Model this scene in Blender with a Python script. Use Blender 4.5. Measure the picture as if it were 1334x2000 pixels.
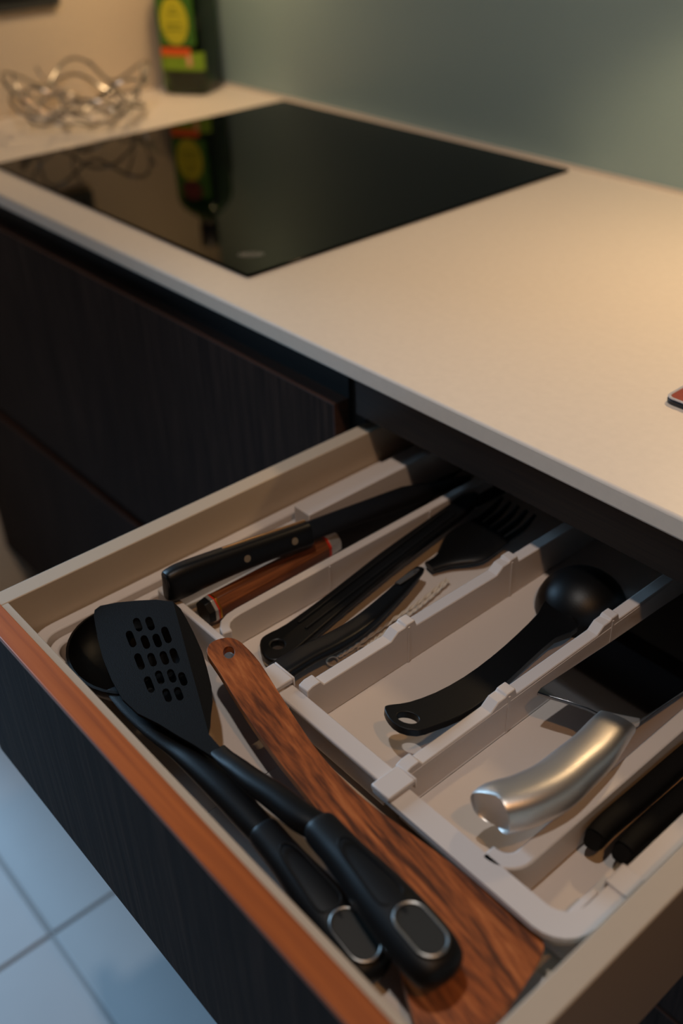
import bpy, bmesh, math, random
from mathutils import Vector, Matrix
random.seed(7)
SC = bpy.context.scene
COL = SC.collection
for o in list(bpy.data.objects):
    bpy.data.objects.remove(o, do_unlink=True)

# ------------------------------------------------------------------ camera
R_CAM = ((0.655118, 0.75488424, -0.03114791),      # right
         (0.40989415, -0.38974957, -0.82467088),   # down
         (-0.63467093, 0.52748939, -0.56475459))   # forward
C_CAM = Vector((0.6328, -0.5135, 1.2817))
F_PX = 1961.04
cam = bpy.data.cameras.new('camera')
cam_o = bpy.data.objects.new('camera', cam)
COL.objects.link(cam_o)
r, d, f = (Vector(v) for v in R_CAM)
m = Matrix(((r.x, -d.x, -f.x, C_CAM.x), (r.y, -d.y, -f.y, C_CAM.y), (r.z, -d.z, -f.z, C_CAM.z), (0, 0, 0, 1)))
cam_o.matrix_world = m
cam.sensor_fit = 'VERTICAL'
cam.sensor_height = 36.0
cam.lens = 36.0 * F_PX / 2000.0
cam.clip_start = 0.02
cam.dof.use_dof = True
cam.dof.focus_distance = 0.71
cam.dof.aperture_fstop = 3.2
SC.camera = cam_o

# ------------------------------------------------------------------ world, lights, exposure
SC.view_settings.view_transform = 'Standard'
SC.view_settings.look = 'None'
SC.view_settings.gamma = 1.0
SC.view_settings.use_curve_mapping = False
SC.view_settings.exposure = 0.0
w = bpy.data.worlds.new('room')
SC.world = w
w.use_nodes = True
w.node_tree.nodes['Background'].inputs[0].default_value = (0.55, 0.75, 1.0, 1)
w.node_tree.nodes['Background'].inputs[1].default_value = 0.022


def lamp(name, kind, loc, energy, color, target=None, **kw):
    L = bpy.data.lights.new(name, kind)
    L.energy = energy
    L.color = color
    for k, v in kw.items():
        setattr(L, k, v)
    o = bpy.data.objects.new(name, L)
    COL.objects.link(o)
    o.location = loc
    if target is not None:
        o.rotation_euler = (Vector(target) - Vector(loc)).to_track_quat('-Z', 'Y').to_euler()
    return o


WARM = (1.0, 0.95, 0.90)
AMBER = (1.0, 0.48, 0.15)
PUCK = (1.0, 0.68, 0.36)
# two ceiling downlights in front of the worktop: one neutral, one amber
lamp('ceiling_spot', 'SPOT', (1.17, -0.50, 2.45), 21, AMBER, (0.55, -0.25, 0.8), spot_size=1.7, spot_blend=0.4, shadow_soft_size=0.03)
lamp('ceiling_spot', 'SPOT', (0.38, -0.50, 2.45), 32, WARM, (0.10, -0.25, 0.8), spot_size=1.55, spot_blend=0.45, shadow_soft_size=0.03)
# puck lights under the wall cabinets
lamp('cabinet_puck', 'SPOT', (0.22, 0.41, 1.29), 4.5, PUCK, (0.22, 0.415, 0.9), spot_size=2.15, spot_blend=0.4, shadow_soft_size=0.02)
lamp('cabinet_puck', 'AREA', (-0.84, 0.44, 1.34), 1.0, PUCK, (-0.90, 0.44, 0.9), shape='DISK', size=0.05)
# daylight from a window at the end of the room, left of the kitchen run
lamp('window_daylight', 'AREA', (-3.0, -0.75, 1.75), 110, (0.42, 0.70, 1.0), (-0.1, -0.5, 0.3), shape='RECTANGLE', size=0.8, size_y=1.4)


# ------------------------------------------------------------------ helpers
def ray(u, v):
    a = (u - 667.0) / F_PX
    b = (v - 1000.0) / F_PX
    return Vector(R_CAM[0]) * a + Vector(R_CAM[1]) * b + Vector(R_CAM[2])


def px(u, v, z=0.785, plane=None):
    """pixel of the photograph -> point on the level z, or on the plane (point, normal)"""
    dd = ray(u, v)
    if plane is None:
        return C_CAM + dd * ((z - C_CAM.z) / dd.z)
    p, n = plane
    return C_CAM + dd * ((p - C_CAM).dot(n) / dd.dot(n))


def srgb(r, g, b):
    g_ = lambda c: (c / 255.0 / 12.92) if c <= 10.3 else ((c / 255.0 + 0.055) / 1.055) ** 2.4
    return (g_(r), g_(g), g_(b), 1.0)


def base_mat(name):
    mt = bpy.data.materials.new(name)
    mt.use_nodes = True
    nt = mt.node_tree
    b = nt.nodes['Principled BSDF']
    return mt, nt, b


def plain(name, col, rough=0.5, metal=0.0, spec=0.5, bump=0.0, bscale=400, var=0.0, vscale=30, coat=0.0, **kw):
    mt, nt, b = base_mat(name)
    b.inputs['Base Color'].default_value = col
    b.inputs['Roughness'].default_value = rough
    b.inputs['Metallic'].default_value = metal
    b.inputs['Specular IOR Level'].default_value = spec
    b.inputs['Coat Weight'].default_value = coat
    for k, v in kw.items():
        b.inputs[k.replace('_', ' ')].default_value = v
    tc = nt.nodes.new('ShaderNodeTexCoord')
    if var > 0:
        n = nt.nodes.new('ShaderNodeTexNoise')
        n.inputs['Scale'].default_value = vscale
        n.inputs['Detail'].default_value = 4
        nt.links.new(tc.outputs['Object'], n.inputs['Vector'])
        mx = nt.nodes.new('ShaderNodeMix')
        mx.data_type = 'RGBA'
        mx.inputs[6].default_value = tuple(c * (1 - var) for c in col[:3]) + (1,)
        mx.inputs[7].default_value = tuple(min(1, c * (1 + var)) for c in col[:3]) + (1,)
        nt.links.new(n.outputs[0], mx.inputs[0])
        nt.links.new(mx.outputs[2], b.inputs['Base Color'])
    if bump > 0:
        n = nt.nodes.new('ShaderNodeTexNoise')
        n.inputs['Scale'].default_value = bscale
        nt.links.new(tc.outputs['Object'], n.inputs['Vector'])
        bp = nt.nodes.new('ShaderNodeBump')
        bp.inputs['Strength'].default_value = bump
        bp.inputs['Distance'].default_value = 0.001
        nt.links.new(n.outputs[0], bp.inputs['Height'])
        nt.links.new(bp.outputs[0], b.inputs['Normal'])
    return mt


def wood(name, stops, axis, rot=0.0, stretch=14.0, scale=10.0, rough=0.45, distort=1.0, bump=0.15, spec=0.4, fine=0.35):
    """grain running along the given axis (0 x, 1 y, 2 z), optionally turned about z"""
    mt, nt, b = base_mat(name)
    N = nt.nodes.new
    tc = N('ShaderNodeTexCoord')
    rt = N('ShaderNodeMapping')
    rt.inputs['Rotation'].default_value = (0, 0, -rot)
    sc = N('ShaderNodeMapping')
    s = [scale * stretch / 4] * 3
    s[axis] = scale / 4
    sc.inputs['Scale'].default_value = s
    nt.links.new(tc.outputs['Object'], rt.inputs['Vector'])
    nt.links.new(rt.outputs[0], sc.inputs['Vector'])
    n1 = N('ShaderNodeTexNoise')
    n1.inputs['Scale'].default_value = 1.0
    n1.inputs['Detail'].default_value = 6
    n1.inputs['Roughness'].default_value = 0.6
    n1.inputs['Distortion'].default_value = distort
    nt.links.new(sc.outputs[0], n1.inputs['Vector'])
    n2 = N('ShaderNodeTexNoise')
    n2.inputs['Scale'].default_value = 6.0
    n2.inputs['Detail'].default_value = 3
    nt.links.new(sc.outputs[0], n2.inputs['Vector'])
    mx = N('ShaderNodeMix')
    mx.data_type = 'FLOAT'
    mx.inputs[0].default_value = fine
    nt.links.new(n1.outputs[0], mx.inputs[2])
    nt.links.new(n2.outputs[0], mx.inputs[3])
    cr = N('ShaderNodeValToRGB')
    el = cr.color_ramp.elements
    el[0].position, el[0].color = stops[0]
    el[1].position, el[1].color = stops[-1]
    for p_, c_ in stops[1:-1]:
        e = el.new(p_)
        e.color = c_
    nt.links.new(mx.outputs[0], cr.inputs[0])
    nt.links.new(cr.outputs[0], b.inputs['Base Color'])
    b.inputs['Roughness'].default_value = rough
    b.inputs['Specular IOR Level'].default_value = spec
    bp = N('ShaderNodeBump')
    bp.inputs['Strength'].default_value = bump
    bp.inputs['Distance'].default_value = 0.0008
    nt.links.new(mx.outputs[0], bp.inputs['Height'])
    nt.links.new(bp.outputs[0], b.inputs['Normal'])
    return mt


M = {}
M['worktop'] = plain('worktop stone', srgb(232, 220, 205), rough=0.42, var=0.05, vscale=120, bump=0.05, bscale=900)
M['splash'] = plain('satin grey glass backsplash', srgb(144, 168, 170), rough=0.36, spec=0.4, var=0.03, vscale=3)
M['silicone'] = plain('silicone seal', srgb(205, 196, 186), rough=0.5)
M['wall'] = plain('cream wall paint', srgb(214, 196, 172), rough=0.7, var=0.02, vscale=6, bump=0.05, bscale=300)
M['hob'] = plain('black hob glass', srgb(3, 4, 5), rough=0.03, spec=0.5, IOR=1.17)
M['hobmark'] = plain('grey hob print', srgb(120, 120, 122), rough=0.3)
M['grout'] = plain('grout', srgb(146, 148, 150), rough=0.9)
M['tile'] = plain('grey floor tile', srgb(172, 176, 180), rough=0.5, var=0.07, vscale=9, bump=0.05, bscale=60)
dk = [(0.30, srgb(24, 20, 20)), (0.50, srgb(45, 37, 34)), (0.72, srgb(76, 61, 54))]
M['front'] = wood('dark oak veneer', dk, 2, stretch=40, scale=16, rough=0.65, distort=0.3, bump=0.5, spec=0.06)
ed = [(0.30, srgb(108, 46, 12)), (0.50, srgb(172, 88, 28)), (0.70, srgb(196, 108, 44))]
M['edge'] = wood('orange wood edge band', ed, 0, stretch=36, scale=7, rough=0.42, distort=0.4, bump=0.2, fine=0.2)
ed2 = [(0.30, srgb(48, 32, 25)), (0.70, srgb(86, 56, 42))]
M['edge_dark'] = wood('brown edge band', ed2, 0, stretch=30, scale=8, rough=0.5)
M['rail'] = wood('dark rail veneer', [(0.3, srgb(34, 24, 17)), (0.7, srgb(66, 46, 32))], 0, stretch=30, scale=10, rough=0.6)
M['channel_shade'] = plain('grip channel shade black', srgb(16, 16, 17), rough=0.7)  # rail in the gap under the worktop, its shade put into the colour
M['carcass'] = plain('carcass board', srgb(46, 40, 36), rough=0.7)
M['box'] = plain('taupe drawer metal', srgb(186, 168, 146), rough=0.5, var=0.02, vscale=200, spec=0.4)
M['tray'] = plain('warm grey plastic', srgb(200, 191, 185), rough=0.42, bump=0.06, bscale=1500, spec=0.4)
M['nylon'] = plain('black nylon', srgb(9, 9, 10), rough=0.40, bump=0.12, bscale=1600, spec=0.3)
M['nylon_matte'] = plain('matte black nylon', srgb(16, 14, 12), rough=0.58, bump=0.2, bscale=1500, spec=0.1)
M['rubber'] = plain('soft black rubber', srgb(10, 10, 11), rough=0.48, spec=0.28)
M['inlay'] = plain('dark rubber inlay', srgb(15, 15, 16), rough=0.4, spec=0.4)
M['ring'] = plain('steel ring', srgb(150, 148, 145), rough=0.35, metal=1.0)
M['socket'] = plain('dark ring centre', srgb(30, 28, 22), rough=0.5)
M['steel'] = plain('brushed steel', srgb(222, 216, 210), rough=0.42, metal=1.0, bump=0.05, bscale=700)
M['blade'] = plain('polished blade steel', srgb(120, 122, 126), rough=0.07, metal=1.0)
M['blade_dark'] = plain('dark blade steel', srgb(66, 64, 64), rough=0.4, metal=1.0)
M['bolster'] = plain('bright collar steel', srgb(205, 200, 195), rough=0.38, metal=0.8)
M['brass'] = plain('warm tang steel', srgb(200, 160, 120), rough=0.35, metal=1.0)
M['wire'] = plain('steel skewer wire', srgb(216, 204, 188), rough=0.35, metal=0.15)
M['red'] = plain('red spacer', srgb(190, 40, 20), rough=0.35)
M['gold'] = plain('gold spacer', srgb(220, 160, 60), rough=0.3, metal=1.0)
M['chrome'] = plain('chrome wire', srgb(176, 172, 166), rough=0.3, metal=1.0)
WANG = math.atan2(-0.27 + 0.235, 0.45 - 0.155)
M['acacia'] = wood('acacia wood', [(0.30, srgb(30, 15, 8)), (0.41, srgb(92, 47, 22)), (0.54, srgb(156, 84, 40)), (0.72, srgb(200, 124, 70))],
                   0, rot=WANG, stretch=11, scale=22, rough=0.42, distort=1.6, bump=0.25, fine=0.3)
M['rose'] = wood('rosewood', [(0.32, srgb(34, 16, 8)), (0.5, srgb(98, 52, 26)), (0.7, srgb(146, 84, 44))], 1, stretch=26, scale=16, rough=0.35, distort=0.6, bump=0.2)
M['glass'] = plain('green bottle glass', (0.10, 0.24, 0.03, 1), rough=0.02, Transmission_Weight=1.0, IOR=1.5)
M['liquid'] = plain('dark liqueur', srgb(14, 9, 4), rough=0.1)
M['cap'] = plain('black bottle cap', srgb(12, 12, 12), rough=0.4)
M['lab_green'] = plain('green label paper', srgb(58, 106, 22), rough=0.6, var=0.15, vscale=120)
M['lab_lime'] = plain('lime label paper', srgb(124, 156, 26), rough=0.6, var=0.15, vscale=90)
M['lab_yellow'] = plain('yellow label paper', srgb(196, 188, 36), rough=0.6, var=0.1, vscale=90)
M['lab_orange'] = plain('orange label print', srgb(226, 92, 24), rough=0.6)
M['lab_red'] = plain('dark red label print', srgb(104, 40, 34), rough=0.6)
M['lab_mark'] = plain('olive label print', srgb(120, 124, 20), rough=0.6)
M['lab_pink'] = plain('pale pink label seal', srgb(226, 160, 120), rough=0.6)
M['panel'] = plain('dark grey panel', srgb(52, 54, 52), rough=0.5)
M['redcase'] = plain('red case', srgb(140, 44, 30), rough=0.45, var=0.15, vscale=300)
M['casedark'] = plain('navy case side', srgb(16, 22, 34), rough=0.4)
M['casesilver'] = plain('clear grey rim', srgb(190, 186, 190), rough=0.25)
M['print'] = plain('grey pad print', srgb(104, 98, 92), rough=0.5)
M['tip'] = plain('grey tip patch', srgb(74, 70, 66), rough=0.5)


def prop(o, label=None, cat=None, group=None, kind=None):
    if label:
        o['label'] = label
    if cat:
        o['category'] = cat
    if group:
        o['group'] = group
    if kind:
        o['kind'] = kind
    return o


def base_of(p):
    while p is not None and p.parent is not None:
        p = p.parent
    return Vector(p.location) if p is not None else Vector((0, 0, 0))


def mesh_obj(name, bm, mat, parent=None, smooth=False, bevel=0.0, seg=2, sharp=35):
    """one mesh object from a bmesh in world coordinates; parented meshes are stored relative to their thing's base"""
    L = base_of(parent)
    if L.length > 0:
        bmesh.ops.translate(bm, verts=bm.verts, vec=-L)
    bmesh.ops.recalc_face_normals(bm, faces=bm.faces)
    me = bpy.data.meshes.new(name)
    bm.to_mesh(me)
    bm.free()
    me.materials.append(M[mat] if isinstance(mat, str) else mat)
    if smooth:
        me.polygons.foreach_set('use_smooth', [True] * len(me.polygons))
        me.set_sharp_from_angle(angle=math.radians(sharp))
    o = bpy.data.objects.new(name, me)
    COL.objects.link(o)
    if parent is not None:
        o.parent = parent
    if bevel > 0:
        b = o.modifiers.new('bevel', 'BEVEL')
        b.width = bevel
        b.segments = seg
        b.limit_method = 'ANGLE'
        b.angle_limit = math.radians(40)
        if not smooth:
            me.polygons.foreach_set('use_smooth', [True] * len(me.polygons))
            me.set_sharp_from_angle(angle=math.radians(30))
    return o


def thing(name, loc, label, cat, group=None):
    o = bpy.data.objects.new(name, None)
    o.empty_display_size = 0.05
    COL.objects.link(o)
    o.location = loc
    return prop(o, label, cat, group)


def box_bm(x0, x1, y0, y1, z0, z1, bm=None):
    bm = bm or bmesh.new()
    v = [bm.verts.new((x, y, z)) for z in (z0, z1) for y in (y0, y1) for x in (x0, x1)]
    for q in ((0, 1, 3, 2), (4, 5, 7, 6), (0, 1, 5, 4), (2, 3, 7, 6), (0, 2, 6, 4), (1, 3, 7, 5)):
        bm.faces.new([v[i] for i in q])
    return bm


def prism_bm(pts, vec, bm=None):
    """closed outline (3D points in a plane) swept along vec"""
    bm = bm or bmesh.new()
    vec = Vector(vec)
    a = [bm.verts.new(p) for p in pts]
    b = [bm.verts.new(Vector(p) + vec) for p in pts]
    n = len(pts)
    for i in range(n):
        bm.faces.new((a[i], a[(i + 1) % n], b[(i + 1) % n], b[i]))
    bm.faces.new(a)
    bm.faces.new(b)
    return bm


def plate_bm(outer, holes, vec, bm=None):
    """flat plate with real holes: outlines are lists of 3D points in one plane, thickness along vec"""
    bm = bm or bmesh.new()
    vec = Vector(vec)
    loops = [[Vector(p) for p in l] for l in [outer] + list(holes)]
    a, edges = [], []
    for l in loops:
        vs = [bm.verts.new(p) for p in l]
        edges += [bm.edges.new((vs[i], vs[(i + 1) % len(vs)])) for i in range(len(vs))]
        a.append(vs)
    n_ = vec.normalized()
    geo = bmesh.ops.triangle_fill(bm, use_beauty=True, use_dissolve=False, edges=edges, normal=n_)['geom']
    b = [[bm.verts.new(v.co + vec) for v in vs] for vs in a]
    top = {v: w_ for vs, ws_ in zip(a, b) for v, w_ in zip(vs, ws_)}
    for f_ in [g for g in geo if isinstance(g, bmesh.types.BMFace)]:
        bm.faces.new([top[v] for v in reversed(f_.verts)])
    for vs, ws_ in zip(a, b):
        m_ = len(vs)
        for i in range(m_):
            bm.faces.new((vs[i], vs[(i + 1) % m_], ws_[(i + 1) % m_], ws_[i]))
    return bm


def catmull(pts, n):
    """smooth interpolation of a list of tuples"""
    P = [tuple(p) for p in pts]
    out = []
    for i in range(len(P) - 1):
        p0 = P[max(i - 1, 0)]
        p1, p2 = P[i], P[i + 1]
        p3 = P[min(i + 2, len(P) - 1)]
        for k in range(n):
            t = k / n
            out.append(tuple(0.5 * (2 * b + (c - a) * t + (2 * a - 5 * b + 4 * c - e) * t * t + (3 * b - a - 3 * c + e) * t ** 3)
                             for a, b, c, e in zip(p0, p1, p2, p3)))
    out.append(P[-1])
    return out


def closed_curve(pts, n=6):
    """closed smooth curve through 2D points"""
    m_ = len(pts)
    out = []
    for i in range(m_):
        p0, p1, p2, p3 = (pts[(i + k) % m_] for k in (-1, 0, 1, 2))
        for k in range(n):
            t = k / n
            out.append(tuple(0.5 * (2 * b + (c - a) * t + (2 * a - 5 * b + 4 * c - e) * t * t + (3 * b - a - 3 * c + e) * t ** 3)
                             for a, b, c, e in zip(p0, p1, p2, p3)))
    return out


def loft_bm(st, n=20, p=2.0, bm=None, sub=5, cap=True, side=None, facet=0.0):
    """stations (x, y, z, half width, half height[, roll]) -> skinned body, superellipse exponent p"""
    bm = bm or bmesh.new()
    st = [tuple(s) + ((0.0,) if len(s) == 5 else ()) for s in st]
    if sub > 1:
        st = catmull(st, sub)
    rings = []
    for i, s in enumerate(st):
        c = Vector(s[:3])
        t = (Vector(st[min(i + 1, len(st) - 1)][:3]) - Vector(st[max(i - 1, 0)][:3])).normalized()
        sd = Vector(side) if side is not None else t.cross(Vector((0, 0, 1)))
        sd = (sd - t * sd.dot(t)).normalized()
        up = sd.cross(t).normalized()
        q = Matrix.Rotation(s[5], 3, t)
        sd, up = q @ sd, q @ up
        ring = []
        for k in range(n):
            a = 2 * math.pi * k / n + facet
            ca, sa = math.cos(a), math.sin(a)
            x_ = math.copysign(abs(ca) ** (2 / p), ca) * max(s[3], 1e-5)
            y_ = math.copysign(abs(sa) ** (2 / p), sa) * max(s[4], 1e-5)
            ring.append(bm.verts.new(c + sd * x_ + up * y_))
        rings.append(ring)
    for A, B in zip(rings, rings[1:]):
        for k in range(n):
            bm.faces.new((A[k], A[(k + 1) % n], B[(k + 1) % n], B[k]))
    if cap:
        bm.faces.new(rings[0])
        bm.faces.new(rings[-1])
    return bm


def tube_bm(path, rad, n=8, bm=None, closed=False):
    bm = bm or bmesh.new()
    P = [Vector(p) for p in path]
    m_ = len(P)
    rings = []
    for i in range(m_):
        a = P[(i - 1) % m_] if closed else P[max(i - 1, 0)]
        b = P[(i + 1) % m_] if closed else P[min(i + 1, m_ - 1)]
        t = (b - a).normalized()
        ref = Vector((0, 0, 1)) if abs(t.z) < 0.9 else Vector((1, 0, 0))
        s = t.cross(ref).normalized()
        u = s.cross(t)
        rings.append([bm.verts.new(P[i] + s * rad * math.cos(2 * math.pi * k / n) + u * rad * math.sin(2 * math.pi * k / n)) for k in range(n)])
    seq = list(zip(rings, rings[1:])) + ([(rings[-1], rings[0])] if closed else [])
    for A, B in seq:
        for k in range(n):
            bm.faces.new((A[k], A[(k + 1) % n], B[(k + 1) % n], B[k]))
    if not closed:
        bm.faces.new(rings[0])
        bm.faces.new(rings[-1])
    return bm


def rrect(x0, x1, y0, y1, r, n=7):
    """rounded rectangle, radii r = (lower left, lower right, upper right, upper left)"""
    if not isinstance(r, tuple):
        r = (r,) * 4
    out = []
    for (cx, cy, sx, sy, a0, rr) in ((x0, y0, 1, 1, 180, r[0]), (x1, y0, -1, 1, 270, r[1]), (x1, y1, -1, -1, 0, r[2]), (x0, y1, 1, -1, 90, r[3])):
        for k in range(n):
            a = math.radians(a0 + 90 * k / (n - 1))
            out.append((cx + sx * rr + rr * math.cos(a), cy + sy * rr + rr * math.sin(a)))
    return out


def ring_wall_bm(outer, inner, z0, z1, bm=None, foot=None):
    """vertical wall between two outlines of equal point count"""
    bm = bm or bmesh.new()
    n = len(outer)
    L = [[bm.verts.new((x, y, z)) for x, y in pts] for pts, z in ((foot or outer, z0), (outer, z1), (inner, z1), (inner, z0))]
    for A, B in zip(L, L[1:] + L[:1]):
        for k in range(n):
            bm.faces.new((A[k], A[(k + 1) % n], B[(k + 1) % n], B[k]))
    return bm


def strip_wall_bm(path, half, z0, z1, bm=None):
    """wall of constant thickness along an open plan path"""
    bm = bm or bmesh.new()
    P = [Vector((x, y, 0)) for x, y in path]
    L = []
    for i, p_ in enumerate(P):
        t = (P[min(i + 1, len(P) - 1)] - P[max(i - 1, 0)]).normalized()
        s = Vector((-t.y, t.x, 0)) * half
        L.append([bm.verts.new((q.x, q.y, z)) for q, z in ((p_ + s, z0), (p_ + s, z1), (p_ - s, z1), (p_ - s, z0))])
    for A, B in zip(L, L[1:]):
        for k in range(4):
            bm.faces.new((A[k], A[(k + 1) % 4], B[(k + 1) % 4], B[k]))
    bm.faces.new(L[0])
    bm.faces.new(L[-1])
    return bm


def stadium(cu, cv, hl, hw, du, dv, n=6):
    """stadium outline in pixel space, long axis (du, dv)"""
    l = math.hypot(du, dv)
    du, dv = du / l, dv / l
    out = []
    for sgn in (1, -1):
        for k in range(n):
            a = -math.pi / 2 + math.pi * k / (n - 1)
            lx = sgn * (hl - hw) + sgn * hw * math.cos(a)
            ly = sgn * hw * math.sin(a)
            out.append((cu + lx * du - ly * dv, cv + lx * dv + ly * du))
    return out


# ------------------------------------------------------------------ the room
ZT = 0.900          # worktop level
XL = -1.052         # left wall
YW = 0.590          # back wall
floor = mesh_obj('floor', box_bm(-1.30, 2.0, -2.8, 0.66, -0.05, -0.004), 'grout')
prop(floor, kind='structure')
TX, TY, TS, J = -0.292, -0.3067, 0.60, 0.005
tm = None
for i in range(-2, 4):
    for j in range(-4, 1):
        x0, y0 = TX + i * TS, TY + j * TS
        if x0 + TS > 2.2 or x0 < -1.6:
            continue
        if tm is None:
            t = mesh_obj('tile', box_bm(J / 2, TS - J / 2, J / 2, TS - J / 2, -0.012, 0.0), 'tile', bevel=0.0015)
            tm = t
        else:
            t = tm.copy()
            COL.objects.link(t)
        t.location = (x0, y0, 0)
        t.parent = floor
prop(mesh_obj('wall_back', box_bm(-1.30, 2.0, YW, YW + 0.05, 0.0, 2.5), 'splash'), kind='structure')
prop(mesh_obj('wall_left', box_bm(XL - 0.15, XL, -0.30, YW, 0.0, 2.5), 'wall'), kind='structure')
prop(mesh_obj('trim_1', box_bm(XL, 1.9, YW - 0.004, YW, ZT + 0.0002, ZT + 0.004), 'silicone'), kind='structure')

# ------------------------------------------------------------------ base cabinets and worktop
wt = mesh_obj('worktop', box_bm(XL + 0.001, 1.9, 0.0, YW - 0.001, 0.882, ZT), 'worktop', bevel=0.0025, seg=3)
prop(wt, 'cream stone worktop with a slim rounded front edge', 'worktop')

ZP, ZB = 0.8374, 0.486     # top and bottom of the upper drawer fronts
YP = 0.012                 # closed fronts stand here


def front_board(parent, x0, x1, y0, y1, z0, z1, edge):
    fb = mesh_obj('drawer_front', box_bm(x0 + 0.0012, x1 - 0.0012, y0, y1, z0, z1 - 0.0012), 'front', parent)
    # edge band: one frame of thin strips round the board's top and two ends
    bm = box_bm(x0, x1, y0, y1, z1 - 0.0012, z1)
    for a, b in ((x0, x0 + 0.0012), (x1 - 0.0012, x1)):
        box_bm(a, b, y0, y1, z0, z1 - 0.0012, bm)
    mesh_obj('edge_band', bm, edge, fb)
    return fb


c1 = thing('base_cabinet', (-0.52, 0.3, 0.0), 'dark oak base cabinet with two closed drawer fronts below the black hob', 'cabinet')
mesh_obj('carcass', box_bm(XL + 0.004, -0.002, 0.034, 0.57, 0.10, 0.8815), 'carcass', c1)
mesh_obj('grip_channel', box_bm(XL + 0.004, -0.004, 0.030, 0.0338, 0.80, 0.8812), 'channel_shade', c1)
front_board(c1, XL + 0.004, -0.005, YP, YP + 0.019, ZB, ZP, 'edge_dark')
front_board(c1, XL + 0.004, -0.005, YP, YP + 0.019, 0.115, ZB - 0.018, 'edge_dark')
mesh_obj('plinth', box_bm(XL + 0.004, -0.002, 0.07, 0.09, 0.0, 0.0995), 'front', c1)

c2 = thing('base_cabinet', (0.25, 0.3, 0.0), 'dark base cabinet whose top drawer is pulled out full of kitchen utensils', 'cabinet')
for nm, b in (('side_panel', (-0.0012, 0.0148, 0.034, 0.57, 0.10, 0.8815)), ('side_panel', (0.5005, 0.5165, 0.034, 0.57, 0.10, 0.8815)),
              ('back_panel', (0.0152, 0.5, 0.562, 0.57, 0.10, 0.8815)), ('base_panel', (0.0152, 0.5, 0.034, 0.5615, 0.10, 0.116)),
              ('shelf', (0.0152, 0.5, 0.05, 0.5615, 0.66, 0.672))):
    mesh_obj(nm, box_bm(*b), 'carcass', c2)
mesh_obj('top_rail', box_bm(0.0152, 0.5, 0.022, 0.040, 0.832, 0.8815), 'rail', c2)
front_board(c2, -0.0015, 0.514, YP, YP + 0.019, 0.387, 0.650, 'edge_dark')
front_board(c2, -0.0015, 0.514, YP, YP + 0.019, 0.115, 0.380, 'edge_dark')
mesh_obj('plinth', box_bm(0.0, 0.515, 0.07, 0.09, 0.0, 0.0995), 'front', c2)

c3 = thing('base_cabinet', (1.1, 0.3, 0.0), 'dark oak base cabinet beyond the open drawer, closed', 'cabinet')
mesh_obj('carcass', box_bm(0.518, 1.89, 0.034, 0.57, 0.10, 0.8815), 'carcass', c3)
front_board(c3, 0.519, 1.89, YP, YP + 0.019, ZB, ZP, 'edge_dark')
front_board(c3, 0.519, 1.89, YP, YP + 0.019, 0.115, ZB - 0.018, 'edge_dark')

# ------------------------------------------------------------------ hob
hob = thing('induction_hob', (-0.482, 0.31, ZT), 'black glass induction hob set on the cream worktop', 'hob')
hx0, hx1, hy0, hy1 = -0.7815, -0.1825, 0.051, 0.571
ol = rrect(hx0, hx1, hy0, hy1, 0.004, 5)
mesh_obj('glass_plate', prism_bm([(x, y, ZT + 0.0003) for x, y in ol], (0, 0, 0.0037)), 'hob', hob, bevel=0.0012, seg=2)
lc = px(490, 497, ZT + 0.004)
ell = lambda a, b: [(lc.x + a * math.cos(2 * math.pi * k / 32), lc.y + b * math.sin(2 * math.pi * k / 32)) for k in range(32)]
ax, ay = Vector((0.66, 0.75)), Vector((-0.75, 0.66))


def lpt(a, b):
    return (lc.x + ax.x * a + ay.x * b, lc.y + ax.y * a + ay.y * b)


bm = ring_wall_bm([lpt(0.0145 * math.cos(t_), 0.0085 * math.sin(t_)) for t_ in [2 * math.pi * k / 32 for k in range(32)]],
                  [lpt(0.0138 * math.cos(t_), 0.0078 * math.sin(t_)) for t_ in [2 * math.pi * k / 32 for k in range(32)]], ZT + 0.0040, ZT + 0.0042)
for k in range(7):
    a = -0.010 + k * 0.0031
    q = [lpt(a, -0.004), lpt(a + 0.0014, -0.004), lpt(a + 0.0026, 0.004), lpt(a + 0.0012, 0.004)]
    prism_bm([(x, y, ZT + 0.0040) for x, y in q], (0, 0, 0.0002), bm)
prop(mesh_obj('logo_mark', bm, 'hobmark', hob), 'small grey oval maker mark')

# ------------------------------------------------------------------ bottle
BX, BY, BR = -0.978, 0.523, math.radians(30)
bot = thing('liqueur_bottle', (BX, BY, ZT), 'square green glass bottle with yellow and lime label in the worktop corner', 'bottle')


def sq_ring(h, half, p, n=40):
    out = []
    for k in range(n):
        a = 2 * math.pi * k / n
        ca, sa = math.cos(a), math.sin(a)
        x_ = math.copysign(abs(ca) ** (2 / p), ca) * half
        y_ = math.copysign(abs(sa) ** (2 / p), sa) * half
        out.append(Vector((BX + x_ * math.cos(BR) - y_ * math.sin(BR), BY + x_ * math.sin(BR) + y_ * math.cos(BR), ZT + h)))
    return out


def skin_rings(rings, bm=None):
    bm = bm or bmesh.new()
    V = [[bm.verts.new(p_) for p_ in rr] for rr in rings]
    for A, B in zip(V, V[1:]):
        for k in range(len(A)):
            bm.faces.new((A[k], A[(k + 1) % len(A)], B[(k + 1) % len(A)], B[k]))
    bm.faces.new(V[0])
    bm.faces.new(V[-1])
    return bm


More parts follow.
